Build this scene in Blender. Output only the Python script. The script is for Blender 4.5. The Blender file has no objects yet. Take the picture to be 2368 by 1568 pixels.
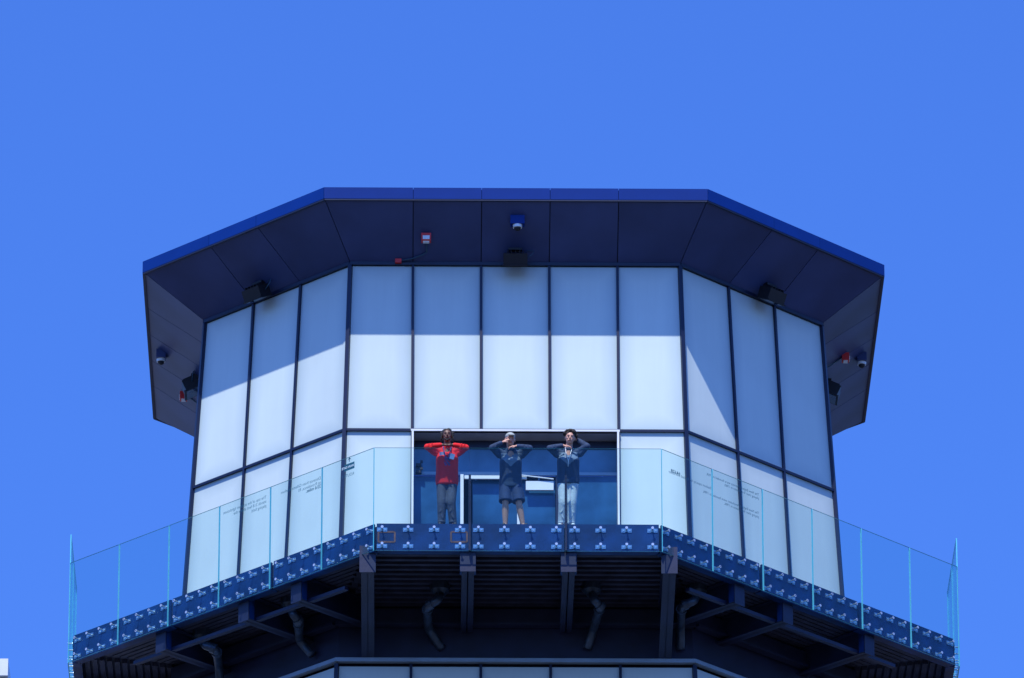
import bpy, math, random
from mathutils import Vector, Matrix
random.seed(7)
R2 = math.sqrt(2); rad = math.radians
scene = bpy.context.scene; COL = bpy.context.collection

# ------------------------------------------------------------------ camera
CAMP = Vector((-1.657, -138.86, -52.455)); PIT, YAW, ROL = .4060, .0120, -.0003; FPX = 19134.77
fw = Vector((math.sin(YAW)*math.cos(PIT), math.cos(YAW)*math.cos(PIT), math.sin(PIT)))
r0 = Vector((math.cos(YAW), -math.sin(YAW), 0)); u0 = r0.cross(fw)
cr = math.cos(ROL)*r0 + math.sin(ROL)*u0; cu = -math.sin(ROL)*r0 + math.cos(ROL)*u0
cam = bpy.data.objects.new('camera', bpy.data.cameras.new('camera')); COL.objects.link(cam)
cam.matrix_world = Matrix(((cr.x, cu.x, -fw.x, CAMP.x), (cr.y, cu.y, -fw.y, CAMP.y), (cr.z, cu.z, -fw.z, CAMP.z), (0, 0, 0, 1)))
cam.data.lens = 36*FPX/2368; cam.data.sensor_width = 36; cam.data.clip_start = 1; cam.data.clip_end = 5000
scene.camera = cam
def ray(px, py): return fw*FPX + cr*(px-1184) + cu*(784-py)
def at_y(px, py, Y): d = ray(px, py); return CAMP + d*((Y-CAMP.y)/d.y)
def at_z(px, py, Z): d = ray(px, py); return CAMP + d*((Z-CAMP.z)/d.z)

# ------------------------------------------------------------------ world and sun
SUN_EL, SUN_AZ = rad(62.3), rad(17.5)      # azimuth: to the left of the facade normal (-y)
sd = Vector((-math.sin(SUN_AZ)*math.cos(SUN_EL), -math.cos(SUN_AZ)*math.cos(SUN_EL), math.sin(SUN_EL)))
w = bpy.data.worlds.new('World'); scene.world = w; w.use_nodes = True
nt = w.node_tree; nt.nodes.clear()
sky = nt.nodes.new('ShaderNodeTexSky'); sky.sky_type = 'NISHITA'; sky.sun_disc = False
sky.sun_elevation = SUN_EL; sky.sun_rotation = math.atan2(sd.x, sd.y)
sky.air_density = 1.0; sky.dust_density = .3; sky.ozone_density = 2.0
mixc = nt.nodes.new('ShaderNodeMix'); mixc.data_type = 'RGBA'; mixc.blend_type = 'MULTIPLY'; mixc.inputs[0].default_value = 1
mixc.inputs[7].default_value = (.44, .82, 1.82, 1)
bg = nt.nodes.new('ShaderNodeBackground'); bg.inputs[1].default_value = .13
wo = nt.nodes.new('ShaderNodeOutputWorld')
nt.links.new(sky.outputs[0], mixc.inputs[6]); nt.links.new(mixc.outputs[2], bg.inputs[0]); nt.links.new(bg.outputs[0], wo.inputs[0])
sl = bpy.data.lights.new('sun', 'SUN'); sl.energy = 5.0; sl.angle = rad(.5); sl.color = (1, .97, .92)
so = bpy.data.objects.new('sun', sl); COL.objects.link(so); so.rotation_euler = (-sd).to_track_quat('-Z', 'Y').to_euler()
scene.view_settings.view_transform = 'Standard'; scene.view_settings.look = 'None'; scene.view_settings.exposure = 0

# ------------------------------------------------------------------ materials
def rnd_scale(t, col_out, dst, lo, hi):
    oi = t.nodes.new('ShaderNodeObjectInfo'); mr = t.nodes.new('ShaderNodeMapRange'); mr.inputs[3].default_value = lo; mr.inputs[4].default_value = hi
    t.links.new(oi.outputs['Random'], mr.inputs[0]); sc = t.nodes.new('ShaderNodeVectorMath'); sc.operation = 'SCALE'
    t.links.new(col_out, sc.inputs[0]); t.links.new(mr.outputs[0], sc.inputs['Scale']); t.links.new(sc.outputs[0], dst)
def mat(name, col, rough=.5, metal=0, var=.12, scale=3, bump=0, bscale=40, spec=.5, coat=0, rv=0):
    m = bpy.data.materials.new(name); m.use_nodes = True; t = m.node_tree; b = t.nodes['Principled BSDF']
    b.inputs['Roughness'].default_value = rough; b.inputs['Metallic'].default_value = metal
    b.inputs['Specular IOR Level'].default_value = spec; b.inputs['Coat Weight'].default_value = coat
    tc = t.nodes.new('ShaderNodeTexCoord'); n = t.nodes.new('ShaderNodeTexNoise'); n.inputs['Scale'].default_value = scale
    n.inputs['Detail'].default_value = 6; t.links.new(tc.outputs['Object'], n.inputs['Vector'])
    rp = t.nodes.new('ShaderNodeValToRGB'); rp.color_ramp.elements[0].position = .3; rp.color_ramp.elements[1].position = .7
    rp.color_ramp.elements[0].color = (*[max(0, c*(1-var)) for c in col], 1); rp.color_ramp.elements[1].color = (*[min(1, c*(1+var)) for c in col], 1)
    t.links.new(n.outputs['Fac'], rp.inputs[0])
    if rv: rnd_scale(t, rp.outputs[0], b.inputs['Base Color'], 1-rv, 1+rv)
    else: t.links.new(rp.outputs[0], b.inputs['Base Color'])
    if bump:
        n2 = t.nodes.new('ShaderNodeTexNoise'); n2.inputs['Scale'].default_value = bscale; n2.inputs['Detail'].default_value = 4
        t.links.new(tc.outputs['Object'], n2.inputs['Vector'])
        bp = t.nodes.new('ShaderNodeBump'); bp.inputs['Strength'].default_value = bump; bp.inputs['Distance'].default_value = .02
        t.links.new(n2.outputs['Fac'], bp.inputs['Height']); t.links.new(bp.outputs[0], b.inputs['Normal'])
    return m
M = dict(
 fascia=mat('blue_painted_metal', (.002, .030, .21), .4, 0, .08, 1.5, spec=.2, rv=.06),
 lip=mat('dark_trim', (.012, .02, .06), .5),
 soffit=mat('navy_soffit_metal', (.040, .060, .165), .5, 0, .22, .8, spec=.3, rv=.08),
 gap=mat('black_gap', (.003, .004, .01), .8),
 mull=mat('navy_mullion', (.006, .012, .042), .4),
 beam=mat('navy_steel', (.004, .030, .13), .4, 0, .5, 2.5, .15, 12, spec=.3),
 steel_dark=mat('dark_navy_steel', (.012, .018, .055), .5, 0, .3, 2, .1, 15),
 deck=mat('underside_deck', (.03, .035, .07), .6, 0, .5, 3, .2, 20),
 core=mat('dark_core', (.01, .013, .035), .8),
 steel=mat('stainless_steel', (.34, .46, .58), .3, .85, .3, 14),
 bolt=mat('white_cap', (.60, .68, .75), .25, .5, .1),
 rust=mat('rust_plate', (.16, .07, .06), .8, 0, .4, 12),
 white=mat('white_frame', (.78, .82, .84), .4, 0, .05),
 revl=mat('reveal_tan', (.35, .36, .38), .6),
 dglass=mat('dark_blue_glass_painted_reflections', (.020, .085, .20), .12, 0, .7, 1.1, spec=.5),  # strong noise in the base colour stands in for reflections
 dglass2=mat('deep_glass_painted_reflections', (.08, .18, .30), .12, 0, .5, 1.2, spec=.5),  # upper pane, reflections painted as colour noise here too
 black=mat('black_housing', (.006, .007, .012), .55, 0, .2, 10),
 lens=mat('lamp_lens', (.03, .05, .09), .1, 0),
 red=mat('red_housing', (.70, .03, .03), .45, 0, .15, 20),
 dome=mat('dome_white', (.75, .8, .82), .25),
 pipe=mat('galvanised_pipe', (.05, .08, .13), .4, .5, .4, 6, .1, 20),
 trim=mat('pale_trim', (.25, .36, .48), .45, 0, .1),
 ink=mat('dark_vinyl', (.02, .12, .17), .6),
 ground=mat('ground_asphalt', (.06, .06, .06), .9, 0, .3, .2),
 pale=mat('pale_panel', (.75, .76, .78), .6, 0, .05),
 conduit=mat('conduit_teal', (.02, .07, .12), .4),
)
def frost(name, col, edge):
    m = bpy.data.materials.new(name); m.use_nodes = True; t = m.node_tree; b = t.nodes['Principled BSDF']
    uv = t.nodes.new('ShaderNodeUVMap'); sp = t.nodes.new('ShaderNodeSeparateXYZ'); t.links.new(uv.outputs[0], sp.inputs[0])
    def math_(op, a, bb=None, clamp=False):
        n = t.nodes.new('ShaderNodeMath'); n.operation = op; n.use_clamp = clamp
        for i, v in enumerate((a, bb)):
            if v is None: continue
            if isinstance(v, (int, float)): n.inputs[i].default_value = v
            else: t.links.new(v, n.inputs[i])
        return n.outputs[0]
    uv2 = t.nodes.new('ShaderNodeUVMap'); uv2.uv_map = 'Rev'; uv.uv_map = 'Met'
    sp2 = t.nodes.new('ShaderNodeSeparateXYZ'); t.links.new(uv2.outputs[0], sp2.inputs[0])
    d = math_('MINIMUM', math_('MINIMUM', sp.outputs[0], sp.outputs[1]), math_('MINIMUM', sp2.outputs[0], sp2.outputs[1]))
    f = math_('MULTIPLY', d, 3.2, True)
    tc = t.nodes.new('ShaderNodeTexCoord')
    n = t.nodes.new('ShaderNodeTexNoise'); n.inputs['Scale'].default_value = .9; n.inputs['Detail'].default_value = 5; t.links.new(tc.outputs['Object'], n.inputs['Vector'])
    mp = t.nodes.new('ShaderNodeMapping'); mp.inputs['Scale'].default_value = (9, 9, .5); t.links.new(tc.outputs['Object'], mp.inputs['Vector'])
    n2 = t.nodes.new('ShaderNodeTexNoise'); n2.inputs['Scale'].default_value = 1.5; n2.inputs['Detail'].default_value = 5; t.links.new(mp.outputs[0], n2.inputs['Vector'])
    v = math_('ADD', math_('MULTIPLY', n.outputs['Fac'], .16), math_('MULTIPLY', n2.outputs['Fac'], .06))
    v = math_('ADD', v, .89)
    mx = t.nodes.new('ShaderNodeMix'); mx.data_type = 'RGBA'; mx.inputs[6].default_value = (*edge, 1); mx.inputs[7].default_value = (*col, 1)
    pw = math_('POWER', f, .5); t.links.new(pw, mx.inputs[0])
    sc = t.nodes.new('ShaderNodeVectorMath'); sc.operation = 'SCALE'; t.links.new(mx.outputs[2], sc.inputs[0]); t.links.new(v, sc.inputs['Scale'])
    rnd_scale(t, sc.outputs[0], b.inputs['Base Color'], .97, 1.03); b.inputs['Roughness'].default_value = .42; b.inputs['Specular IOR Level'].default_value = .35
    return m
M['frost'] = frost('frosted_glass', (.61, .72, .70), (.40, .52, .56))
def glassmat():
    m = bpy.data.materials.new('clear_railing_glass'); m.use_nodes = True; t = m.node_tree; t.nodes.clear()
    o = t.nodes.new('ShaderNodeOutputMaterial'); mx = t.nodes.new('ShaderNodeMixShader'); tr = t.nodes.new('ShaderNodeBsdfTransparent')
    gl = t.nodes.new('ShaderNodeBsdfGlossy'); gl.inputs['Roughness'].default_value = .03; gl.inputs['Color'].default_value = (.75, .95, .9, 1)
    tr.inputs[0].default_value = (.89, .965, .96, 1); lw = t.nodes.new('ShaderNodeLayerWeight'); lw.inputs[0].default_value = .5
    p = t.nodes.new('ShaderNodeMath'); p.operation = 'POWER'; p.inputs[1].default_value = 4; t.links.new(lw.outputs['Facing'], p.inputs[0])
    a = t.nodes.new('ShaderNodeMath'); a.operation = 'MULTIPLY_ADD'; a.inputs[1].default_value = .5; a.inputs[2].default_value = .018; t.links.new(p.outputs[0], a.inputs[0])
    t.links.new(a.outputs[0], mx.inputs[0]); t.links.new(tr.outputs[0], mx.inputs[1]); t.links.new(gl.outputs[0], mx.inputs[2]); t.links.new(mx.outputs[0], o.inputs[0])
    return m
M['glass'] = glassmat()
M['edge'] = mat('glass_edge', (.14, .62, .74), .25, 0, .1)

# ------------------------------------------------------------------ building helpers
WL = {}
def tag(o, label=None, cat=None, group=None, kind=None):
    for k, v in (('label', label), ('category', cat), ('group', group), ('kind', kind)):
        if v: o[k] = v
    return o
def link(o, parent, wloc):
    COL.objects.link(o); WL[o.name] = Vector(wloc)
    if parent: o.parent = parent; o.location = Vector(wloc) - WL[parent.name]
    else: o.location = wloc
    return o
def empty(name, loc, parent=None, **k):
    o = bpy.data.objects.new(name, None); o.empty_display_size = .3; link(o, parent, loc); return tag(o, **k)
class MB:
    def __init__(s): s.v = []; s.f = []; s.m = []; s.mi = 0
    def face(s, pts):
        i = len(s.v); s.v += [Vector(p) for p in pts]; s.f.append(tuple(range(i, i+len(pts)))); s.m.append(s.mi)
    def hexa(s, a, b):      # two quads, bottom a and top b
        i = len(s.v); s.v += [Vector(p) for p in a+b]
        for f in ((3,2,1,0),(4,5,6,7),(0,1,5,4),(1,2,6,5),(2,3,7,6),(3,0,4,7)): s.f.append(tuple(i+k for k in f)); s.m.append(s.mi)
    def box(s, c, size, rot=None):
        c = Vector(c); h = [x/2 for x in size]; P = []
        for z in (-1, 1):
            for x, y in ((-1,-1),(1,-1),(1,1),(-1,1)):
                p = Vector((x*h[0], y*h[1], z*h[2])); P.append(c + (rot @ p if rot else p))
        s.hexa(P[:4], P[4:]); return s
    def beam(s, p, q, wd, ht, up=(0,0,1)):
        p = Vector(p); q = Vector(q); d = (q-p).normalized(); sx = d.cross(Vector(up)).normalized(); uz = sx.cross(d)
        def ring(c): return [c-sx*wd/2-uz*ht/2, c+sx*wd/2-uz*ht/2, c+sx*wd/2+uz*ht/2, c-sx*wd/2+uz*ht/2]
        s.hexa(ring(p), ring(q)); return s
    def tube(s, pts, r, n=12, caps=True):
        pts = [Vector(p) for p in pts]; rs = r if isinstance(r, (list, tuple)) else [r]*len(pts); base = len(s.v); ref = None
        for k, p in enumerate(pts):
            d = (pts[min(k+1, len(pts)-1)]-pts[max(k-1, 0)]).normalized()
            if ref is None: ref = d.orthogonal().normalized()
            ref = (ref - d*ref.dot(d)).normalized(); o2 = d.cross(ref)
            for j in range(n):
                a = 2*math.pi*j/n; s.v.append(p + (ref*math.cos(a)+o2*math.sin(a))*rs[k])
        for k in range(len(pts)-1):
            for j in range(n):
                s.f.append((base+k*n+j, base+k*n+(j+1)%n, base+(k+1)*n+(j+1)%n, base+(k+1)*n+j)); s.m.append(s.mi)
        if caps:
            s.f.append(tuple(base+j for j in reversed(range(n)))); s.m.append(s.mi)
            e = base+(len(pts)-1)*n; s.f.append(tuple(e+j for j in range(n))); s.m.append(s.mi)
        return s
    def ball(s, c, r, n=14, rot=None):
        c = Vector(c); r = (r, r, r) if isinstance(r, (int, float)) else r; base = len(s.v); mth = n//2
        def P(x, y, z):
            p = Vector((x*r[0], y*r[1], z*r[2])); return c + (rot @ p if rot else p)
        s.v.append(P(0, 0, 1))
        for i in range(1, mth):
            th = math.pi*i/mth
            for j in range(n): s.v.append(P(math.sin(th)*math.cos(2*math.pi*j/n), math.sin(th)*math.sin(2*math.pi*j/n), math.cos(th)))
        s.v.append(P(0, 0, -1)); last = len(s.v)-1
        for j in range(n): s.f.append((base, base+1+j, base+1+(j+1)%n)); s.m.append(s.mi)
        for i in range(mth-2):
            for j in range(n):
                a = base+1+i*n; s.f.append((a+j, a+n+j, a+n+(j+1)%n, a+(j+1)%n)); s.m.append(s.mi)
        a = base+1+(mth-2)*n
        for j in range(n): s.f.append((a+j, last, a+(j+1)%n)); s.m.append(s.mi)
        return s
    def cap(s, p, q, r1, r2, n=14):
        s.ball(p, r1, n); s.ball(q, r2, n); s.tube([p, q], [r1, r2], n); return s
    def loft(s, rings, n=20):   # rings: (cx, cy, z, rx, ry)
        base = len(s.v)
        for cx, cy, z, rx, ry in rings:
            for j in range(n):
                a = 2*math.pi*j/n; ca, sa = math.cos(a), math.sin(a)
                s.v.append(Vector((cx+rx*math.copysign(abs(ca)**.85, ca), cy+ry*math.copysign(abs(sa)**.85, sa), z)))
        for k in range(len(rings)-1):
            for j in range(n):
                s.f.append((base+k*n+j, base+k*n+(j+1)%n, base+(k+1)*n+(j+1)%n, base+(k+1)*n+j)); s.m.append(s.mi)
        s.f.append(tuple(base+j for j in reversed(range(n)))); s.m.append(s.mi)
        e = base+(len(rings)-1)*n; s.f.append(tuple(e+j for j in range(n))); s.m.append(s.mi); return s
    def build(s, name, mats, parent=None, org=None, smooth=False):
        mats = mats if isinstance(mats, (list, tuple)) else [mats]
        lo = Vector([min(p[i] for p in s.v) for i in range(3)]); hi = Vector([max(p[i] for p in s.v) for i in range(3)])
        c = Vector(org) if org is not None else (lo+hi)/2
        me = bpy.data.meshes.new(name); me.from_pydata([p-c for p in s.v], [], s.f)
        for m in mats: me.materials.append(m)
        for i, p in enumerate(me.polygons): p.material_index = s.m[i]; p.use_smooth = smooth
        me.update(); o = bpy.data.objects.new(name, me); return link(o, parent, c)
    def solid(s, name, mats, parent, voxel, smooth_it=2, classify=None):
        o = s.build(name, mats, None); 
        md = o.modifiers.new('r', 'REMESH'); md.mode = 'VOXEL'; md.voxel_size = voxel
        if smooth_it: sm = o.modifiers.new('s', 'SMOOTH'); sm.factor = .5; sm.iterations = smooth_it
        bpy.context.view_layer.update()
        me = bpy.data.meshes.new_from_object(o.evaluated_get(bpy.context.evaluated_depsgraph_get()))
        o.modifiers.clear(); o.data = me; wl = WL[o.name].copy()
        me.materials.clear()
        for m in (mats if isinstance(mats, (list, tuple)) else [mats]): me.materials.append(m)
        for p in me.polygons:
            p.use_smooth = True; p.material_index = classify(p.center+wl, p.normal) if classify else 0
        if parent: o.parent = parent; o.location = wl - WL[parent.name]
        return o

# ------------------------------------------------------------------ tower dimensions
ZT, ZM, ZL = 6.311, 3.059, -1.303
S0, G0, K = 5.5165, 5.9525, .0542
DR, ZR, HF = 1.09, 7.056, .215
def nrm(i): a = -math.pi/2 + i*math.pi/4; return Vector((math.cos(a), math.sin(a), 0))
def tan_(i): n = nrm(i); return Vector((-n.y, n.x, 0))
def half(i, e):
    a = (G0+e)*R2-(S0+e)
    return a if i % 2 == 0 else ((S0+e)-a)*R2/2
def dist(i, e): return (S0 if i % 2 == 0 else G0)+e
def wp(i, s, z, off=0):     # a point on the facade (s may be '-' or '+': the corner)
    e = K*(ZT-z)+off; h = half(i, e)
    s = -h if s == '-' else h if s == '+' else s
    p = nrm(i)*dist(i, e) + tan_(i)*s; p.z = z; return p
def seams(i): return ['-', -1.8, -.6, .6, 1.8, '+'] if i % 2 == 0 else ['-', -.6, .6, '+']

tower = empty('observation_tower', (0, 0, -54), label='octagonal tower top with frosted glass walls and flaring navy roof', cat='tower')
def quad_panel(name, P, th, parent, m):     # P: 4 points (bl, br, tr, tl), seen from outside; UV in metres from the edges
    n = (P[1]-P[0]).cross(P[3]-P[0]).normalized()
    b = MB(); b.hexa([P[0]-n*th, P[1]-n*th, P[2]-n*th, P[3]-n*th], [P[0], P[1], P[2], P[3]])
    o = b.build(name, m, parent); me = o.data
    u1 = me.uv_layers.new(name='Met'); u2 = me.uv_layers.new(name='Rev')
    W = ((P[1]-P[0]).length+(P[2]-P[3]).length)/2; H = (P[3]-P[0]).length
    uvs = {0: (0, 0), 1: (W, 0), 2: (W, H), 3: (0, H)}
    for l in me.loops:
        u, v = uvs[l.vertex_index % 4]; u1.data[l.index].uv = (u, v); u2.data[l.index].uv = (W-u, H-v)
    return o
def adj(i, s, z, g, off):   # shift from the seam by the half joint
    p = wp(i, s, z, off)
    return p + tan_(i)*g
def glaze(i, z0, z1, skip=()):
    ss = seams(i)
    for k in range(len(ss)-1):
        if k in skip: continue
        g = .018
        P = [adj(i, ss[k], z0+.02, g, -.02), adj(i, ss[k+1], z0+.02, -g, -.02), adj(i, ss[k+1], z1-.02, -g, -.02), adj(i, ss[k], z1-.02, g, -.02)]
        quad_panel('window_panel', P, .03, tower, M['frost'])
for i in range(8):
    glaze(i, ZM, ZT-.03)
    glaze(i, -.3, ZM, skip=(1, 2, 3) if i == 0 else ())
    glaze(i, ZL-3.4, ZL-.12)
    ss = seams(i)
    for s in ss[1:-1]:
        z0 = -.3
        if i == 0 and abs(s) < 1: z0 = ZM
        MB().beam(wp(i, s, z0, .0), wp(i, s, ZT, .0), .046, .045, nrm(i)).build('mullion', M['mull'], tower)
        MB().beam(wp(i, s, ZL-3.4, .0), wp(i, s, ZL-.1, .0), .046, .045, nrm(i)).build('mullion', M['mull'], tower)
    MB().beam(wp(i, '+', -.3, .0), wp(i, '+', ZT, .0), .07, .06, (nrm(i)+nrm(i+1))).build('corner_mullion', M['mull'], tower)
    MB().beam(wp(i, '+', ZL-3.4, .0), wp(i, '+', ZL-.1, .0), .07, .06, (nrm(i)+nrm(i+1))).build('corner_mullion', M['mull'], tower)
    segs = [('-', '+')] if i else [('-', -1.8), (-1.8, 1.8), (1.8, '+')]
    for a, b in segs:
        MB().beam(adj(i, a, ZM, .03, .004), adj(i, b, ZM, -.03, .004), .045, .040, nrm(i)).build('transom', M['mull'], tower)
    MB().beam(adj(i, '-', ZT-.01, 0, .01), adj(i, '+', ZT-.01, 0, .01), .06, .06, nrm(i)).build('head_trim', M['mull'], tower)
    quad_panel('spandrel', [wp(i, '-', ZL, -.03), wp(i, '+', ZL, -.03), wp(i, '+', -.3, -.03), wp(i, '-', -.3, -.03)], .1, tower, M['steel_dark'])
    b = MB(); o1, o2 = .06, -.06
    b.hexa([wp(i, '-', ZL-.07, o2), wp(i, '+', ZL-.07, o2), wp(i, '+', ZL-.07, o1), wp(i, '-', ZL-.07, o1)],
           [wp(i, '-', ZL, o2), wp(i, '+', ZL, o2), wp(i, '+', ZL, o1), wp(i, '-', ZL, o1)])
    b.build('sill_trim', M['trim'], tower)
    if i:
        quad_panel('wall_backing', [wp(i, '-', ZL, -.15), wp(i, '+', ZL, -.15), wp(i, '+', ZT, -.15), wp(i, '-', ZT, -.15)], .05, tower, M['core'])
    else:
        quad_panel('wall_backing', [wp(i, '-', ZM, -.15), wp(i, '+', ZM, -.15), wp(i, '+', ZT, -.15), wp(i, '-', ZT, -.15)], .05, tower, M['core'])
        for a, b_ in (('-', -1.86), (1.86, '+')):
            quad_panel('wall_backing', [wp(0, a, -.3, -.15), wp(0, b_, -.3, -.15), wp(0, b_, ZM, -.15), wp(0, a, ZM, -.15)], .05, tower, M['core'])
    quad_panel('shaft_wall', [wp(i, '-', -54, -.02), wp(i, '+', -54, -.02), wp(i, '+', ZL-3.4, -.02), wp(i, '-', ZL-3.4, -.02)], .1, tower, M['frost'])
    quad_panel('wall_backing', [wp(i, '-', ZL-3.4, -.15), wp(i, '+', ZL-3.4, -.15), wp(i, '+', ZL, -.15), wp(i, '-', ZL, -.15)], .05, tower, M['core'])
# roof
roof = empty('roof', (0, 0, ZT), tower)
def ep(i, s, u, lift=0):        # point on the sloping soffit, u=0 at the wall, 1 at the eave
    e = DR*u; h = half(i, e); s = -h if s == '-' else h if s == '+' else s
    p = nrm(i)*dist(i, e)+tan_(i)*s; p.z = ZT+(ZR-ZT)*u+lift; return p
for i in range(8):
    ss = seams(i)
    for k in range(len(ss)-1):
        g = .008
        P = [ep(i, ss[k], 1), ep(i, ss[k+1], 1), ep(i, ss[k+1], 0), ep(i, ss[k], 0)]
        t = tan_(i)*g
        P = [P[0]+t, P[1]-t, P[2]-t, P[3]+t]
        b = MB(); up = Vector((0, 0, .03)); b.hexa([P[0], P[3], P[2], P[1]], [P[0]+up, P[3]+up, P[2]+up, P[1]+up])
        b.build('soffit_panel', M['soffit'], roof)
        def fp(s, z, off):
            e = DR+off; h = half(i, e); q = -h if s == '-' else h if s == '+' else s
            p = nrm(i)*dist(i, e)+tan_(i)*q; p.z = z; return p
        A = [fp(ss[k], ZR, .0)+t*.5, fp(ss[k+1], ZR, .0)-t*.5, fp(ss[k+1], ZR, .03)-t*.5, fp(ss[k], ZR, .03)+t*.5]
        B = [fp(ss[k], ZR+HF, .0)+t*.5, fp(ss[k+1], ZR+HF, .0)-t*.5, fp(ss[k+1], ZR+HF, .03)-t*.5, fp(ss[k], ZR+HF, .03)+t*.5]
        b = MB(); b.hexa([A[0], A[1], A[2], A[3]][::-1], B[::-1]); b.build('fascia_panel', M['fascia'], roof)
    b = MB(); b.face([ep(i, '-', 1, .035), ep(i, '-', 0, .035), ep(i, '+', 0, .035), ep(i, '+', 1, .035)]); b.build('soffit_backing', M['gap'], roof)
    b = MB(); b.beam(ep(i, '-', 1.0, -.012), ep(i, '+', 1.0, -.012), .05, .03, (0, 0, 1)); b.build('drip_edge', M['lip'], roof)
b = MB(); b.face([ep(i, '+', .99, HF-.01) for i in range(8)]); b.build('roof_cover', M['lip'], roof)
# entrance recess
ent = empty('entrance', (0, -5.6, 0), tower)
b = MB()
b.beam(wp(0, -1.8, ZM-.02, .05)+Vector((-.02,0,0)), wp(0, 1.8, ZM-.02, .05)+Vector((.02,0,0)), .03, .035, (0, 0, 1))
b.beam(wp(0, -1.79, -.1, .05), wp(0, -1.79, ZM-.04, .05), .035, .03, (0, 1, 0)); b.beam(wp(0, 1.79, -.1, .05), wp(0, 1.79, ZM-.04, .05), .035, .03, (0, 1, 0))
b.build('opening_frame', M['white'], ent)
YG = -5.35
b = MB(); b.face([(-1.77, -5.72, ZM-.06), (1.77, -5.72, ZM-.06), (1.77, YG, ZM-.06), (-1.77, YG, ZM-.06)][::-1])
for x in (-1.77, 1.77): b.face([(x, -5.85, 0), (x, YG, 0), (x, YG, ZM-.06), (x, -5.72, ZM-.06)])
b.build('reveal', M['revl'], ent)
def pane(name, px0, px1, py0, py1, m, dy=0, par=ent):
    a = at_y(px0, py1, YG+dy); c = at_y(px1, py0, YG+dy)
    return MB().box(((a.x+c.x)/2, YG+dy, (a.z+c.z)/2), (c.x-a.x, .02, c.z-a.z)).build(name, m, par)
pane('window_pane', 955, 1430, 1035, 1094, M['dglass2'])
pane('window_pane', 955, 1066, 1103, 1400, M['dglass'])
pane('window_pane', 1290, 1430, 1103, 1400, M['dglass'])
pane('header_panel', 955, 1430, 1008, 1033, M['steel_dark'])
pane('window_rail', 955, 1430, 1093, 1098, M['trim'], -.03)
pane('window_rail', 955, 1430, 1030, 1037, M['mull'], -.03)
pane('window_post', 1286, 1291, 1100, 1400, M['mull'], -.03)
d = empty('door', at_y(1140, 1400, YG), ent)
pane('door_glass', 1092, 1284, 1112, 1400, M['dglass'], .06, d)
b = MB()
for px0, px1, py0, py1 in ((1064, 1072, 1098, 1400), (1074, 1218, 1101, 1108), (1084, 1089, 1109, 1400), (1196, 1202, 1150, 1400)):
    a = at_y(px0, py1, YG-.05); c = at_y(px1, py0, YG-.05); b.box(((a.x+c.x)/2, YG-.05, (a.z+c.z)/2), (c.x-a.x, .05, c.z-a.z))
b.build('door_frame', M['white'], d)
a = at_y(1216, 1134, YG-.06); c = at_y(1280, 1114, YG-.06)
MB().box(((a.x+c.x)/2, YG-.06, (a.z+c.z)/2), (c.x-a.x, .05, c.z-a.z)).build('door_closer', M['white'], d)
MB().beam(at_y(1205, 1099, YG-.1), at_y(1280, 1108, YG-.1), .03, .015).build('closer_arm', M['white'], d)
for px, py in ((968, 1076), (968, 1092)):
    p = at_y(px, py, YG-.08); MB().box(p, (.10, .08, .045)).box(p+Vector((.05, -.05, .045)), (.045, .045, .04)).build('wall_sensor', M['black'], ent)
room = MB(); room.box((0, 0, -.15), (8, 9.5, .1)); room.build('room_floor', M['core'], tower)

# ------------------------------------------------------------------ balcony
BF, BS, BG = 9.0, 7.806, 8.0914
def bal(off=0, z=0):     # corners, in face order: corner k is the start of face k
    F, S, G = BF-off, BS-off, BG-off; FB = 7.8-off; a = G*R2-F; b2 = G*R2-S; ab = G*R2-FB
    P = [(-a, -F), (a, -F), (S, -b2), (S, b2), (ab, FB), (-ab, FB), (-S, b2), (-S, -b2)]
    return [Vector((x, y, z)) for x, y in P]
def wcorner(z, off=0): return [wp(i, '-', z, off) for i in range(8)]
balc = empty('balcony', (0, 0, -.5), label='navy steel balcony deck ringing the tower on cantilever brackets', cat='balcony')
def L(p, q, t): return p.lerp(q, t)
for i in range(8):
    j = (i+1) % 8
    o0 = bal(.13, -.03); wi = wcorner(-.1, -.02)
    b = MB(); A = [o0[i].copy(), o0[j].copy(), Vector((wi[j].x, wi[j].y, 0)), Vector((wi[i].x, wi[i].y, 0))]
    for p in A: p.z = -.28
    B = [p+Vector((0, 0, .24)) for p in A]
    b.hexa(A, B); b.build('deck_slab', M['deck'], balc)
    if i in (0, 1, 2, 6, 7):
        b = MB(); n = 14
        for k in range(n):
            t = (k+.5)/n; p = L(A[0], A[3], t); q = L(A[1], A[2], t); p = L(p, q, .02); q = L(q, p, .02); p = p.copy(); q = q.copy(); p.z = q.z = -.315
            b.beam(p, q, .09, .07)
        b.build('deck_ribs', M['deck'], balc)
    out = bal(.085); inn = bal(.125); ns = 3
    for k in range(ns):
        t0, t1 = k/ns, (k+1)/ns; g = .004
        a0, a1, c0, c1 = L(out[i], out[j], t0+g), L(out[i], out[j], t1-g), L(inn[i], inn[j], t0+g), L(inn[i], inn[j], t1-g)
        def zz(p, z): p = p.copy(); p.z = z; return p
        b = MB(); b.hexa([zz(a0, -.50), zz(a1, -.50), zz(c1, -.50), zz(c0, -.50)], [zz(a0, 0), zz(a1, 0), zz(c1, 0), zz(c0, 0)])
        nn = Vector((-(c1-c0).y, (c1-c0).x, 0)).normalized()
        z = -.49 # bottom flange turned inwards
        b.hexa([zz(c0, z-.008), zz(c1, z-.008), zz(c1+nn*.12, z-.008), zz(c0+nn*.12, z-.008)], [zz(c0, z+.01), zz(c1, z+.01), zz(c1+nn*.12, z+.01), zz(c0+nn*.12, z+.01)])
        b.build('edge_channel', M['beam'], balc)
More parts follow.
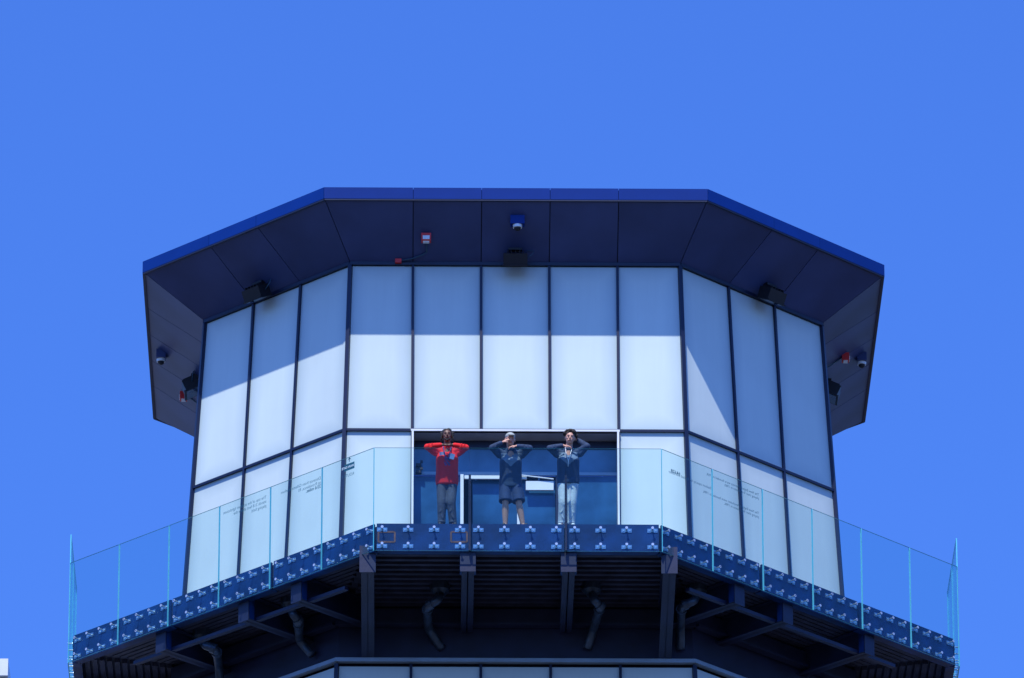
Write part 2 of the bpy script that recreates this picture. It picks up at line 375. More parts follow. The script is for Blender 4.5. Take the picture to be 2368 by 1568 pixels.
for px0, px1 in ((875, 913), (1043, 1080)):
    a = at_y(px0, 1252, -8.94); c = at_y(px1, 1229, -8.94)
    b = MB(); xm, zm_ = (a.x+c.x)/2, (a.z+c.z)/2; W, H = c.x-a.x, c.z-a.z
    b.box((xm, -8.918, a.z), (W, .006, .03)); b.box((xm, -8.918, c.z), (W, .006, .03)); b.box((a.x, -8.9185, zm_), (.03, .006, H)); b.box((c.x, -8.9185, zm_), (.03, .006, H))
    b.build('rusty_plate', M['rust'], balc)
def ibeam(p, q, wd=.2, h0=.45, h1=.45, nm='bracket', m=None, plate=True):
    p = Vector(p); q = Vector(q); d = Vector((q.x-p.x, q.y-p.y, 0)).normalized(); s = d.cross(Vector((0, 0, 1)))
    b = MB(); z = Vector((0, 0, 1)); hw = s*wd/2
    pb, qb = p-z*h0, q-z*h1
    b.hexa([pb-hw, pb+hw, qb+hw, qb-hw], [x+z*.025 for x in (pb-hw, pb+hw, qb+hw, qb-hw)])
    b.hexa([p-hw-z*.025, p+hw-z*.025, q+hw-z*.025, q-hw-z*.025], [p-hw, p+hw, q+hw, q-hw])
    w2 = s*.01
    b.hexa([pb-w2, pb+w2, qb+w2, qb-w2], [p-w2, p+w2, q+w2, q-w2])
    if plate: e = p-d*.02; b.hexa([e-hw*1.25-z*(h0+.03), e+hw*1.25-z*(h0+.03), e+hw*1.25-z*(h0+.03)+d*.02, e-hw*1.25-z*(h0+.03)+d*.02], [e-hw*1.25, e+hw*1.25, e+hw*1.25+d*.02, e-hw*1.25+d*.02])
    return b.build(nm, m or M['steel_dark'], balc)
zt_ = -.36
for px in (1082, 1315):
    x = at_y(px, 1300, -8.8).x; ibeam((x, -8.86, zt_), (x, -5.95, zt_), .21, .46, .46)
    MB().box((x, -8.70, -.62), (.27, .22, .36)).build('bracket_shoe', M['beam'], balc)
for sx in (-1, 1):
    x = at_y(850 if sx < 0 else 1548, 1300, -8.8).x; ibeam((x, -8.78, zt_), (x*1.0, -5.95, zt_), .22, .45, .95)
    c0 = Vector((sx*2.443, -9.0, zt_)); cs = Vector((sx*7.806, -3.637, zt_)); inw = Vector((-sx, 1, 0)).normalized()
    for px, ln in (((667 if sx < 0 else 1728), 1.75), ((543 if sx < 0 else 1845), 1.65), ((345 if sx < 0 else 2045), 1.75)):
        t = (abs(at_y(px, 1400, -7.4).x)-2.443)/(7.806-2.443)
        p = L(c0, cs, t)+inw*.2; ibeam(p, p+inw*ln, .2, .46, .46)
        MB().box(p+inw*.06-Vector((0, 0, .27)), (.24, .13, .36), Matrix.Rotation(sx*math.pi/4, 3, 'Z')).build('bracket_shoe', M['beam'], balc)
    for yy in (-2.2, 0, 2.2): ibeam((sx*7.6, yy, zt_), (sx*5.9, yy, zt_), .2, .46, .46)
ri = wcorner(-.5, .12)
for i in (0, 1, 2, 6, 7):
    a, c = ri[i].copy(), ri[(i+1) % 8].copy(); a.z = c.z = -.70
    MB().beam(a, c, .16, .05).beam(a+Vector((0,0,.15)), c+Vector((0,0,.15)), .02, .28).build('ring_beam', M['steel_dark'], balc)
for sx in (-1, 1):
    MB().beam((sx*2.9, -7.9, -.78), (sx*6.6, -4.3, -.78), .09, .06).build('edge_brace', M['steel_dark'], balc)

# ------------------------------------------------------------------ railing panels with their clamps
ZG = 1.357
def clamp_mesh():
    b = MB()
    b.box((-.052, .080, -.01), (.070, .010, .070)); b.box((.052, .080, -.01), (.070, .010, .070)); b.box((0, .076, -.015), (.05, .014, .04))
    b.mi = 1
    b.tube([(0, .078, .012), (0, -.010, .012)], .011, 10); b.tube([(0, -.003, .012), (0, -.010, .012)], .024, 12)
    b.tube([(-.054, .075, -.01), (-.054, .066, -.01)], .013, 8); b.tube([(.054, .075, -.01), (.054, .066, -.01)], .013, 8)
    o = b.build('clamp', [M['steel'], M['bolt']], None, org=(0, 0, 0)); me = o.data; bpy.data.objects.remove(o); return me
CM = clamp_mesh()
def text_mesh(body, size, org, t, parent, align='LEFT', bold=False):
    cv = bpy.data.curves.new('lettering', 'FONT'); cv.body = body; cv.size = size; cv.align_x = align; cv.space_line = 1.05
    cv.offset = .0018 if bold else 0
    o = bpy.data.objects.new('lettering', cv); COL.objects.link(o); bpy.context.view_layer.update()
    me = bpy.data.meshes.new_from_object(o.evaluated_get(bpy.context.evaluated_depsgraph_get())); bpy.data.objects.remove(o)
    X = -t; Z = Vector((0, 0, 1)); N = X.cross(Z)
    me.transform(Matrix(((X.x, Z.x, N.x, 0), (X.y, Z.y, N.y, 0), (X.z, Z.z, N.z, 0), (0, 0, 0, 1))))
    me.materials.clear(); me.materials.append(M['ink'])
    o = bpy.data.objects.new('lettering', me); return link(o, parent, org)
def rail_panel(A, B, ztop, label, grp, nclamp=4, gasket=False):
    t = (B-A).normalized(); n = Vector((t.y, -t.x, 0)); W = (B-A).length; g = .008; C = (A+B)/2
    root = empty('railing_panel', (C.x, C.y, -.5), label=label, cat='glass railing panel', group=grp)
    a, c = A+t*g, B-t*g; th = .02; z0 = -.52
    def q(p, z, o): p = p-n*o; return Vector((p.x, p.y, z))
    b = MB(); lo = [q(a, z0, 0), q(c, z0, 0), q(c, z0, th), q(a, z0, th)]; hi = [q(a, ztop, 0), q(c, ztop, 0), q(c, ztop, th), q(a, ztop, th)]
    b.hexa(lo, hi); b.m = [1, 1, 0, 1, 0, 1]; b.build('glass_pane', [M['glass'], M['edge']], root)
    rz = math.atan2(t.y, t.x)
    for k in range(nclamp):
        f = .09+.27*k if W > 1.5 else .13+.247*k
        for z in (-.105, -.405):
            o = bpy.data.objects.new('clamp', CM); p = A+t*W*f; link(o, root, (p.x, p.y, z)); o.rotation_euler.z = rz
    return root, t, n
bc = bal(); ordn = ['first', 'second', 'third', 'fourth', 'fifth', 'sixth']
P_ = {}
for k, nm in enumerate(('left', 'middle', 'right')):
    P_['f', k] = rail_panel(L(bc[0], bc[1], k/3), L(bc[0], bc[1], (k+1)/3), ZG, {'left': 'wide clear glass railing panel in front of the person in red', 'middle': 'wide clear glass railing panel in front of the person in the cap', 'right': 'wide clear glass railing panel in front of the person in light grey sweatpants'}[nm], 'glass railing panels')
for k in (1, 2):
    p = L(bc[0], bc[1], k/3); MB().box((p.x, p.y+.05, .18), (.04, .05, 1.4)).box((p.x, p.y+.008, -.26), (.035, .012, .5)).build('gasket', M['mull'], P_['f', k][0])
extra_r = {0: 'with stadium capacity lettering', 1: 'with two founding date paragraphs'}
extra_l = {0: 'with a printed arrow', 1: 'with lettering about miles', 2: 'with lettering about feet'}
for k in range(6):
    P_['r', k] = rail_panel(L(bc[1], bc[2], k/6), L(bc[1], bc[2], (k+1)/6), ZG, 'glass railing panel %s, %s from front on right slant' % (extra_r.get(k, 'without lettering'), ordn[k]), 'glass railing panels')
    P_['l', k] = rail_panel(L(bc[0], bc[7], (k+1)/6), L(bc[0], bc[7], k/6), ZG, 'glass railing panel %s, %s from front on left slant' % (extra_l.get(k, 'without lettering'), ordn[k]), 'glass railing panels')
for k in range(2):
    rail_panel(L(bc[2], bc[3], k/5.5), L(bc[2], bc[3], (k+1)/5.5), 1.9, 'tall side glass railing panel, %s behind the far right balcony corner' % ordn[k], 'glass railing panels')
    rail_panel(L(bc[7], bc[6], (k+1)/5.5), L(bc[7], bc[6], k/5.5), 1.9, 'tall side glass railing panel, %s behind the far left balcony corner' % ordn[k], 'glass railing panels')
def diag_at(side, px, py):      # ray against the slanted railing plane, just inside the glass
    d_ = ray(px, py); n = Vector((1 if side == 'r' else -1, -1, 0)).normalized(); k = (BG-.024-n.dot(CAMP))/n.dot(d_); return CAMP+d_*k
def writing(side, k, px, py, body, size, bold=False):
    root, t, n = P_[side, k]; return text_mesh(body, size, diag_at(side, px, py), t, root, 'LEFT', bold)
writing('l', 1, 742, 1108, 'Distance from Gillette Stadium\nto Providence, RI', .078)
writing('l', 1, 742, 1127, '23.6 miles.', .085, True)
writing('l', 2, 616, 1152, 'The top of the stadium lighthouse', .078)
writing('l', 2, 616, 1162, 'stands 218 feet above the\nplaying field.', .078)
writing('l', 0, 819, 1097, 'ROUTE 1', .075)
root, t, n = P_['l', 0]
p = diag_at('l', 808, 1079); b = MB(); b.beam(p-t*.12, p+t*.12, .004, .12); b.build('dark_label', M['ink'], root)
o = text_mesh('MAIN GATE', .055, p+n*.006+t*.11-Vector((0, 0, .02)), t, root, 'LEFT', True); o.data.materials[0] = M['white']
b = MB(); p2 = diag_at('l', 808, 1064); b.beam(p2-Vector((0, 0, .03)), p2+Vector((0, 0, .03)), .014, .004, n)
b.face([p2+t*.045-Vector((0, 0, .0)), p2+Vector((0, 0, .055)), p2-t*.045, p2+Vector((0, 0, .025))]); b.build('arrow', M['ink'], root)
writing('r', 0, 1573, 1100, '64,628', .085, True)
writing('r', 0, 1645, 1132, 'Stadium capacity for football and soccer', .066)
writing('r', 1, 1755, 1147, 'The New England Patriots were founded in 1959,\nplaying their first season in 1960.', .066)
writing('r', 1, 1755, 1190, 'The New England Revolution were founded in 1994,\nplaying their first season in 1996.', .066)

# ------------------------------------------------------------------ soffit fixtures
def basis(i):
    n = nrm(i); t = tan_(i); return Matrix(((t.x, n.x, 0), (t.y, n.y, 0), (0, 0, 1)))     # local x = tangent, y = outward, z = up
def flood(i, s, label):
    p = ep(i, s, .22, -.0); root = empty('floodlight', p, label=label, cat='floodlight', group='floodlights under the roof eave')
    Bm = basis(i); T = Bm @ Matrix.Rotation(rad(-25), 3, 'X'); c = p + Bm @ Vector((0, .08, -.21))
    b = MB(); b.box(c, (.42, .28, .20), T); b.box(c+T @ Vector((0, .02, -.11)), (.44, .32, .02), T)
    for k in range(5): b.box(c+T @ Vector((-.14+.07*k, 0, .12)), (.012, .2, .05), T)
    b.build('housing', M['black'], root)
    MB().box(c+T @ Vector((0, .02, -.123)), (.38, .24, .006), T).build('lens', M['lens'], root)
    b = MB()
    for sx in (-.08, .08): b.beam(p+Bm @ Vector((sx, .0, .02)), c+T @ Vector((sx, 0, .05)), .03, .05)
    b.box(p+Bm @ Vector((0, .02, -.01)), (.24, .12, .04), Bm); b.build('bracket', M['black'], root)
    pts = [p+Bm @ Vector((.2, .0, -.02)), p+Bm @ Vector((.3, .02, -.02)), p+Bm @ Vector((.32, .04, -.05)), p+Bm @ Vector((.3, .05, -.1)), p+Bm @ Vector((.2, .06, -.2))]
    MB().tube(pts, .008, 8).build('cable', M['conduit'], root, smooth=True)
flood(0, 0, 'black floodlight under the middle of the front soffit above the central window')
flood(7, -.2, 'black floodlight under the left slanted soffit')
flood(1, .2, 'black floodlight under the right slanted soffit')
flood(6, 0, 'black floodlight under the far left side soffit beside the red strobe')
flood(2, .1, 'black floodlight under the far right side soffit')
def camera_(i, s, u, label):
    p = ep(i, s, u); root = empty('security_camera', p, label=label, cat='camera', group='dome cameras under the eave'); Bm = basis(i)
    MB().box(p+Bm @ Vector((0, 0, -.06)), (.25, .17, .16), Bm).build('mount_box', M['fascia'] if i == 0 else M['soffit'], root)
    MB().tube([p+Vector((0, 0, -.13)), p+Vector((0, 0, -.19))], [.085, .08], 18).build('collar', M['dome'], root, smooth=False)
    MB().ball(p+Vector((0, 0, -.19)), (.062, .062, .06)).build('dome', M['black'], root, smooth=True)
camera_(0, .03, .72, 'white dome camera on a blue box near the front eave')
camera_(6, .1, .8, 'dome camera under the far left side soffit')
camera_(2, -.1, .8, 'dome camera under the far right side soffit')
def strobe(i, s, u, s2, label, cond=True):
    p = ep(i, s, u); root = empty('strobe', p, label=label, cat='alarm strobe', group='red alarm strobes under the eave'); Bm = basis(i)
    MB().box(p+Bm @ Vector((0, 0, -.06)), (.17, .13, .14), Bm).build('housing', M['red'], root)
    MB().box(p+Bm @ Vector((0, .07, -.08)), (.12, .02, .07), Bm).box(p+Bm @ Vector((0, .0, -.14)), (.11, .08, .02), Bm).build('lens', M['dome'], root)
    if cond:
        q = ep(i, s2, .06)
        MB().tube([p+Vector((0, 0, -.03))+Bm @ Vector((.0, -.04, 0)), ep(i, s+.01, u*.45, -.03), ep(i, s-.06, .16, -.03), ep(i, (s+s2)/2, .1, -.03), q+Vector((0, 0, -.03))], .013, 8).build('conduit', M['conduit'], root, smooth=True)
        MB().box(q+Vector((0, 0, -.03)), (.11, .07, .07), Bm).build('junction_box', M['red'], root)
strobe(0, -1.57, .45, -2.06, 'red alarm strobe with curved conduit on the front soffit')
strobe(2, -.65, .5, -.6, 'red alarm strobe on the far right side soffit')
strobe(6, -1.2, .45, -1.3, 'red alarm strobe on the far left side soffit')

# ------------------------------------------------------------------ drain pipes under the deck
def drain(pts, label):
    P = [at_z(*p) for p in pts]; root = empty('drainpipe', P[0], label=label, cat='drainpipe', group='drainpipes under the balcony')
    MB().tube([P[0]+Vector((0, 0, .2)), P[0]+Vector((0, 0, .05)), P[0]+Vector((0, 0, 0)), P[0]-Vector((0, 0, .06))], [.17, .17, .12, .07], 16).build('drain_bowl', M['pipe'], root)
    Q = []
    for k in range(len(P)-1):
        a, c = P[k], P[k+1]
        for t in (0.12, .5, .88): Q.append(a.lerp(c, t))
    Q.append(P[-1]); MB().tube(Q, .075, 14).build('pipe', M['pipe'], root, smooth=True)
    b = MB()
    for k in (1, 2):
        a = P[k]; d_ = (P[k+1]-P[k]).normalized(); b.tube([a+d_*.12, a+d_*.2], .095, 14)
    b.build('coupling', M['pipe'], root)
drain([(1018, 1372, -.5), (1012, 1388, -.72), (988, 1402, -.8), (990, 1452, -.8), (1022, 1500, -1.1)], 'bent drainpipe under the front deck, left of the front brackets')
drain([(1368, 1372, -.5), (1375, 1388, -.72), (1388, 1402, -.8), (1372, 1455, -.8), (1358, 1500, -1.1)], 'bent drainpipe under the front deck, right of the front brackets')
drain([(672, 1405, -.5), (678, 1420, -.72), (690, 1436, -.8), (692, 1480, -.8), (722, 1515, -1.1)], 'bent drainpipe under the left slanted deck, nearer the front')
drain([(468, 1480, -.5), (474, 1492, -.72), (500, 1502, -.8), (506, 1540, -.8), (510, 1590, -1.1)], 'bent drainpipe under the left slanted deck, nearer the bottom left')
drain([(1612, 1375, -.5), (1604, 1390, -.72), (1576, 1402, -.8), (1574, 1450, -.8), (1574, 1500, -1.1)], 'bent drainpipe beside the right corner bracket')
drain([(1832, 1552, -.5), (1826, 1566, -.72), (1815, 1580, -.8), (1810, 1600, -.8), (1800, 1630, -1.1)], 'drainpipe at the lower right under the balcony')

# ------------------------------------------------------------------ people
skinD = mat('skin_dark', (.13, .06, .04), .5, 0, .08, 20); skinL = mat('skin_light', (.55, .29, .21), .5, 0, .08, 20)
C = dict(red=mat('red_fleece', (.80, .010, .014), .85, 0, .15, 9, .1, 60), navy=mat('navy_jersey', (.016, .042, .10), .8, 0, .2, 9, .1, 60), grey=mat('grey_jersey', (.15, .22, .32), .8, 0, .15, 9),
 trous=mat('charcoal_cloth', (.06, .07, .11), .85, 0, .2, 8, .1, 40), short=mat('navy_shorts', (.012, .034, .11), .8, 0, .2, 8, .1, 40), sweat=mat('light_grey_sweat', (.52, .58, .64), .9, 0, .12, 8, .1, 40),
 hair=mat('black_hair', (.008, .007, .008), .7, 0, .3, 30, .6, 80), hairb=mat('dark_brown_hair', (.018, .011, .009), .7, 0, .4, 30, .6, 80), cap=mat('grey_cap', (.36, .40, .38), .8, 0, .1, 20), shoe=mat('dark_shoe', (.02, .02, .03), .6),
 wshoe=mat('white_shoe', (.7, .72, .75), .6), eye=mat('shaded_eye_white', (.22, .2, .2), .4), iris=mat('dark_iris', (.01, .007, .005), .2), lip=mat('lips', (.25, .07, .06), .5), lan=mat('lanyard', (.02, .05, .22), .6), badge=mat('badge', (.75, .78, .82), .4))  # eye whites are darkened: the shade over the eyes is in their colour
def hand(b, wr, d, nn, side, curl=.5, sc=1.0):
    # palm from the wrist along d, nn = back of the hand, side = thumb side direction
    d = d.normalized(); nn = (nn-d*nn.dot(d)).normalized(); s = d.cross(nn).normalized()*(1 if side > 0 else -1)
    rot = Matrix((s, d, nn)).transposed(); pc = wr+d*.05*sc
    b.ball(pc, (.042*sc, .055*sc, .017*sc), 14, rot)
    for k, (o, ln) in enumerate(((.030, .070), (.010, .080), (-.011, .074), (-.031, .058))):
        p = wr+d*.09*sc+s*o*sc; d1 = (d+s*o*3-nn*curl*.5).normalized(); q = p+d1*ln*.5*sc; d2 = (d1-nn*curl*1.5).normalized(); r = q+d2*ln*.5*sc
        b.cap(p-d*.02, q, .0098*sc, .009*sc, 8); b.cap(q, r, .009*sc, .0075*sc, 8)
    p = wr+d*.03*sc+s*.032*sc; q = p+(d*.6+s*.8-nn*.2).normalized()*.036*sc; r = q+(d*1.0+s*.25-nn*.3).normalized()*.03*sc
    b.cap(p, q, .0125*sc, .0105*sc, 8); b.cap(q, r, .0105*sc, .0085*sc, 8)
HS = 1.08
def person(X, Y, label, skin, J, top, top_cls, legs, legkind, shoem, hd, hw):
    O = Vector((X, Y, 0)); V = {k: O+Vector(v) for k, v in J.items() if k[:2] != 'hd' and isinstance(v, tuple)}
    root = empty('person', O, label=label, cat='person', group='people leaning on the railing')
    H = V['head']; tilt = Matrix.Rotation(hd[0], 3, 'X') @ Matrix.Rotation(hd[1], 3, 'Y') @ Matrix.Rotation(hd[2], 3, 'Z')
    hp = lambda x, y, z: H + tilt @ Vector((x*HS, y*HS, z*HS))
    b = MB()
    b.ball(hp(0, .01, .02), (.074*HS, .092*HS, .095*HS), 20, tilt); b.ball(hp(0, -.018, -.045), (.058*HS, .068*HS, .068*HS), 16, tilt); b.ball(hp(0, -.05, -.085), (.030, .028, .024), 12, tilt)
    b.cap(hp(0, -.086, .012), hp(0, -.104, -.022), .008, .014, 10); b.ball(hp(-.013, -.096, -.025), .009, 8); b.ball(hp(.013, -.096, -.025), .009, 8)
    b.cap(hp(-.036, -.072, .030), hp(.036, -.072, .030), .012, .012, 10)
    b.cap(hp(-.02, -.081, -.055), hp(.02, -.081, -.055), .010, .010, 8)
    for s in (-1, 1): b.ball(hp(s*.076, .012, -.002), (.012, .02, .033), 12, tilt); b.ball(hp(s*.036, -.058, -.018), (.022, .022, .02), 10, tilt)
    b.cap(hp(0, .01, -.07), V['neck'], .054, .062)
    b.cap(V['neck'], V['chest'], .07, .12); pe, ch = V['pelvis'], V['chest']; wa = pe.lerp(ch, .5)
    b.ball(ch, (.15, .10, .15), 18); b.ball(wa, (.125, .085, .16), 18); b.ball(pe, (.145, .10, .12), 18)
    for a in 'LR':
        sh, el, wrs = V['sh'+a], V['el'+a], V['wr'+a]
        b.cap(ch+Vector((0, 0, .1)), sh, .065, .052); b.cap(sh, el, .046, .037); b.cap(el, el.lerp(wrs, .35), .037, .039); b.cap(el.lerp(wrs, .35), wrs, .039, .026)
        hip, kn, an, toe = V['hip'+a], V['kn'+a], V['an'+a], V['toe'+a]
        b.cap(hip, kn, .080, .054); b.cap(kn, kn.lerp(an, .3)+Vector((0, .015, 0)), .052, .060); b.cap(kn.lerp(an, .3)+Vector((0, .015, 0)), an, .060, .038); b.cap(an, toe, .036, .03)
        h_ = J['hd'+a]; hand(b, wrs, Vector(h_[0]), Vector(h_[1]), h_[2], h_[3])
    b.solid('body', skin, root, .0062, 2)
    for s in (-1, 1):
        MB().ball(hp(s*.031, -.0765, .008), (.011, .008, .0055), 10, tilt).build('eye', C['eye'], root, smooth=True)
        MB().ball(hp(s*.031, -.0835, .008), (.0055, .003, .005), 8, tilt).build('iris', C['iris'], root, smooth=True)
        MB().cap(hp(s*.018, -.083, .030), hp(s*.044, -.074, .031), .004, .003, 8).build('eyebrow', C['hair'], root, smooth=True)
    MB().cap(hp(-.020, -.0895, -.056), hp(.020, -.0895, -.056), .004, .004, 8).build('mouth', C['lip'], root, smooth=True)
    # top
    b = MB(); hz = J['hem']
    rings = [(pe.x, pe.y, hz, .172, .125), (pe.x, pe.y, hz+.02, .186, .135), (pe.x, pe.y, hz+.09, .198, .142), (wa.x, wa.y, wa.z, .188, .135), (ch.x, ch.y, ch.z, .192, .135), (ch.x, ch.y+.01, ch.z+.11, .175, .11), (V['neck'].x, V['neck'].y, V['neck'].z-.01, .08, .075)]
    b.loft(rings, 24)
    for a in 'LR':
        sh, el, wrs = V['sh'+a], V['el'+a], V['wr'+a]; end = el.lerp(wrs, .93)
        b.cap(ch+Vector((0, 0, .07)), sh, .085, .070); b.cap(sh, el, .066, .057); b.cap(el, el.lerp(end, .7), .056, .047); b.cap(el.lerp(end, .7), end, .047, .036); b.ball(el.lerp(end, .9), (.044, .044, .044), 12)
        b.cap(sh.lerp(el, .15)+Vector((0, 0, -.06)), sh.lerp(el, .75)+Vector((0, 0, -.04)), .055, .038, 12)
        for k in range(6):
            c_ = sh.lerp(el, .2+.15*k) if k < 4 else el.lerp(wrs, .2*(k-3)); rr = .060
            b.cap(c_+Vector((random.uniform(-.02, .02), -rr*.8, .035)), c_+Vector((random.uniform(-.03, .03), -rr*.8, -.045)), .011, .008, 8)
    for k in range(14):
        zz_ = hz+.03+.035*k; sgn = random.choice((-1, 1)); q = pe.lerp(ch, min(1, max(0, (zz_-pe.z)/(ch.z-pe.z)))); x0 = random.uniform(.03, .15)*sgn
        f0 = Vector((q.x+x0, q.y-.128*math.sqrt(max(.1, 1-(x0/.19)**2)), zz_)); x1 = x0-sgn*random.uniform(.05, .12)
        f1 = Vector((q.x+x1, q.y-.128*math.sqrt(max(.1, 1-(x1/.19)**2)), zz_+random.uniform(-.02, .06)))
        b.cap(f0, f1, .013, .007, 8)
    for k in range(14):
        q = 2*math.pi*k/14; b.ball(Vector((V['neck'].x+.072*math.cos(q), V['neck'].y+.07*math.sin(q), V['neck'].z-.005+.02*math.sin(q))), .024, 8)
    b.solid(J['topname'], top, root, .010, 3, top_cls(ch) if top_cls else None)
    # legs
    b = MB(); b.ball(pe+Vector((0, 0, -.02)), (.162, .116, .13), 18)
    for a in 'LR':
        hip, kn, an = V['hip'+a], V['kn'+a], V['an'+a]
        if legkind == 'long':
            b.cap(hip, kn, .098, .080); b.cap(kn, an+Vector((0, 0, .06)), .079, .068); b.ball(kn+Vector((0, -.01, -.02)), (.076, .068, .08), 12)
            for k in range(6):      # long soft folds running mostly down the leg
                c_ = hip.lerp(kn, k/3.2) if k < 3 else kn.lerp(an, (k-3)/3.4); sg = random.choice((-1, 1))
                b.cap(c_+Vector((-.04*sg, -.062, .05)), c_+Vector((.025*sg, -.064, -.07)), .011, .007, 8)
            b.ball(an+Vector((0, 0, .045)), (.072, .078, .04), 12)
        else:
            e_ = hip.lerp(kn, .93); b.tube([hip, e_], [.105, .115], 18); b.ball(hip, .105, 14)
            for k in range(3):
                c_ = hip.lerp(kn, .25+.2*k); sg = random.choice((-1, 1)); b.cap(c_+Vector((-.04*sg, -.092, .04)), c_+Vector((.02*sg, -.096, -.05)), .010, .007, 8)
    b.solid('trousers' if legkind == 'long' else 'shorts', legs, root, .010, 4)
    for a in 'LR':
        an, toe = V['an'+a], V['toe'+a]; b = MB(); dr = (toe-an); dr.z = 0; dr.normalize(); z0 = O.z+.045
        c_ = Vector((an.x, an.y, z0)); b.cap(c_-dr*.04+Vector((0, 0, .015)), c_+dr*.05, .045, .046); b.cap(c_+dr*.05, c_+dr*.15, .046, .038); b.ball(an+Vector((0, 0, -.02)), (.045, .05, .05), 12)
        b.solid('shoe', shoem, root, .011, 1)
    hw(root, hp, tilt, V)
def cls_red(ch):
    def f(c, n):
        x, z = c.x-ch.x, c.z-ch.z
        if n.y < -.3:
            if abs(x+.085) < .045 and .02 < z < .09: return 1
            if abs(x-.075) < .03 and -.0 < z < .05: return 2
            if abs(x) < .05 and -.15 < z < -.02 and (int((z+1)*40)+int((x+1)*50)) % 3 != 0: return 1
        return 0
    return f
def cls_yoke(ch):
    def f(c, n):
        x, z = c.x-ch.x, c.z-ch.z
        return 1 if (n.y < .2 and abs(x) < .16 and z > -.11+abs(x)*.9 and z < .13) else 0
    return f
base = dict(pelvis=(0, .02, .93), chest=(0, -.10, 1.25), neck=(0, -.13, 1.46), hipL=(-.088, .02, .88), hipR=(.088, .02, .88))
def X_at(px, Y=-8.75): return at_y(px, 1050, Y).x
def hw1(root, hp, tilt, V):
    b = MB(); b.ball(hp(0, .03, .045), (.097, .106, .094), 16, tilt)
    for k in range(46):
        a = random.uniform(0, 2*math.pi); e = random.uniform(.1, 1.35); x, y, z = math.cos(a)*math.cos(e), math.sin(a)*math.cos(e), math.sin(e)
        if y < -.35 and z < .75: continue
        p = hp(x*.085, .025+y*.095, .04+z*.085); b.cap(p, p+tilt @ Vector((x*.03, y*.03, z*.02-.015)), .016, .012, 8)
    for s in (-1, 1):
        for k in range(5): b.cap(hp(s*.082, -.01+.022*k, .04), hp(s*.095, -.005+.025*k, -.055), .018, .013, 8)
    b.solid('hair', C['hair'], root, .008, 1)
    b = MB(); b.cap(hp(-.045, -.060, -.066), hp(0, -.072, -.100), .016, .018, 8); b.cap(hp(.045, -.060, -.066), hp(0, -.072, -.100), .016, .018, 8); b.cap(hp(-.022, -.088, -.043), hp(.022, -.088, -.043), .005, .005, 8)
    b.solid('beard', C['hair'], root, .007, 1)
    ch = V['chest']; b = MB()
    for s in (-1, 1): b.tube([V['neck']+Vector((s*.07, -.04, .0)), ch+Vector((s*.06, -.145, .12)), ch+Vector((s*.03, -.160, -.02)), ch+Vector((.04, -.160, -.10))], .009, 8)
    b.build('lanyard', C['lan'], root, smooth=True)
    MB().box(ch+Vector((.085, -.160, -.02)), (.075, .01, .10), Matrix.Rotation(.3, 3, 'Y')).build('badge', C['badge'], root)
J1 = dict(base, head=(.0, -.19, 1.635), topname='sweatshirt', hem=.80, shL=(-.18, -.12, 1.40), shR=(.18, -.12, 1.40), elL=(-.34, -.27, 1.40), elR=(.32, -.27, 1.39), wrL=(-.09, -.345, 1.41), wrR=(.10, -.335, 1.415),
 hdL=((1, -.05, .02), (0, -.3, 1), 1, .35), hdR=((-1, -.02, .05), (0, -.3, 1), -1, .35), knL=(-.09, -.02, .48), knR=(.07, -.04, .48), anL=(-.09, .03, .09), anR=(.10, .03, .09), toeL=(-.12, -.12, .045), toeR=(.14, -.12, .045))
person(X_at(1034), -8.66, 'person in red sweatshirt with lanyard leaning both forearms on the glass railing', skinD, J1, [C['red'], C['lan'], C['badge']], cls_red, C['trous'], 'long', C['shoe'], (rad(-2), 0, 0), hw1)
def hw2(root, hp, tilt, V):
    b = MB(); b.ball(hp(0, .014, .055), (.087, .104, .074), 18, tilt)
    b.ball(hp(0, -.125, .05), (.068, .078, .010), 16, tilt @ Matrix.Rotation(rad(10), 3, 'X'))
    b.solid('cap', C['cap'], root, .007, 1)
    b = MB(); b.ball(hp(0, .045, .0), (.086, .07, .06), 14, tilt); b.solid('hair', C['hairb'], root, .009, 1)
J2 = dict(base, head=(-.01, -.20, 1.575), neck=(0, -.15, 1.42), chest=(0, -.10, 1.20), topname='hooded_jacket', hem=.76, shL=(-.18, -.14, 1.36), shR=(.18, -.14, 1.36), elL=(-.32, -.28, 1.395), elR=(.32, -.27, 1.395), wrL=(-.15, -.335, 1.47), wrR=(.10, -.345, 1.40),
 hdL=((.75, .05, .5), (-.5, -.6, .6), 1, .7), hdR=((-1, -.05, -.1), (0, -.5, 1), -1, .7), knL=(-.09, -.03, .48), knR=(.14, -.03, .48), anL=(-.09, .03, .09), anR=(.21, .03, .09), toeL=(-.12, -.12, .045), toeR=(.26, -.11, .045))
person(X_at(1181), -8.64, 'person in grey cap and navy shorts leaning on the glass railing', skinL, J2, [C['navy'], C['grey']], cls_yoke, C['short'], 'short', C['shoe'], (rad(8), rad(4), rad(8)), hw2)
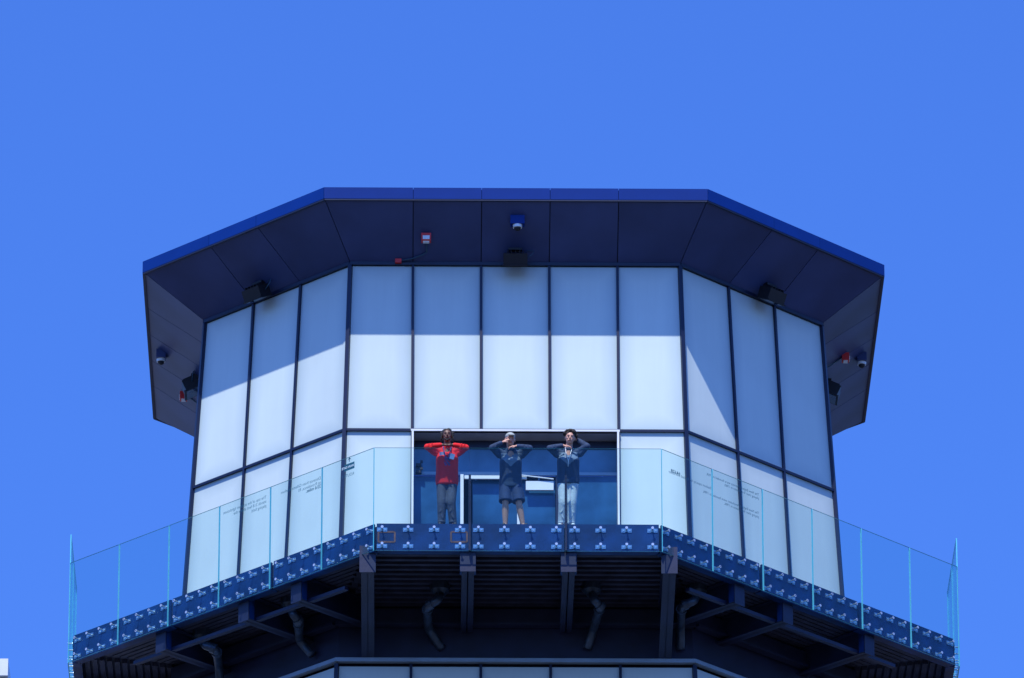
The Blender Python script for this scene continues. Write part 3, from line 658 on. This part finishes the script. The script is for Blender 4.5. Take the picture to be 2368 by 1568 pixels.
def hw3(root, hp, tilt, V):
    b = MB(); b.ball(hp(0, .03, .05), (.096, .106, .086), 16, tilt)
    for k in range(130):
        a = random.uniform(0, 2*math.pi); e = random.uniform(-.15, 1.5); x, y, z = math.cos(a)*math.cos(e), math.sin(a)*math.cos(e), math.sin(e)
        if y < -.3 and z < .45: continue
        b.ball(hp(x*.105, .015+y*.112, .045+z*.095), random.uniform(.014, .025), 8)
    b.solid('hair', C['hairb'], root, .008, 1)
    ch = V['chest']; b = MB()
    for s in (-1, 1): b.tube([V['neck']+Vector((s*.06, -.05, .0)), ch+Vector((s*.04, -.145, .10)), ch+Vector((.0, -.160, -.06)), ch+Vector((-.005, -.160, -.16))], .006, 8)
    b.build('lanyard', C['badge'], root, smooth=True)
J3 = dict(base, head=(.03, -.19, 1.61), chest=(0, -.10, 1.22), neck=(.01, -.14, 1.44), topname='zip_jacket', hem=.83, shL=(-.18, -.13, 1.375), shR=(.19, -.13, 1.39), elL=(-.32, -.27, 1.39), elR=(.32, -.24, 1.44), wrL=(-.09, -.345, 1.41), wrR=(.165, -.10, 1.615),
 hdL=((1, -.05, -.12), (0, -.5, 1), 1, .6), hdR=((-.7, .1, .5), (1, .2, 1), -1, .5), knL=(-.09, -.05, .48), knR=(.06, -.02, .48), anL=(-.11, .03, .09), anR=(.05, .03, .09), toeL=(-.15, -.12, .045), toeR=(.08, -.12, .045))
person(X_at(1314), -8.65, 'curly haired person in navy jacket and light grey sweatpants with one hand behind the head', skinL, J3, [C['navy'], C['grey']], cls_yoke, C['sweat'], 'long', C['wshoe'], (rad(6), rad(6), 0), hw3)

# ------------------------------------------------------------------ setting
b = MB(); b.face([(-3000, -3000, -54), (3000, -3000, -54), (3000, 3000, -54), (-3000, 3000, -54)]); tag(b.build('ground', M['ground'], None), kind='structure')
tr_ = at_y(19, 1523, 8.0); tl_ = at_y(-400, 1523, 8.0)
wb = empty('building', (tr_.x-4, 12, -54), label='white building corner poking in at the bottom left edge', cat='building')
MB().box(((tr_.x+tl_.x)/2, 12.1, (tr_.z-.35-54)/2), (tr_.x-tl_.x-.08, 8, tr_.z-.35+54)).build('wall', M['pale'], wb)
MB().box(((tr_.x+tl_.x)/2, 12.1, tr_.z-.17), (tr_.x-tl_.x, 8.2, .34)).build('parapet', M['white'], wb)
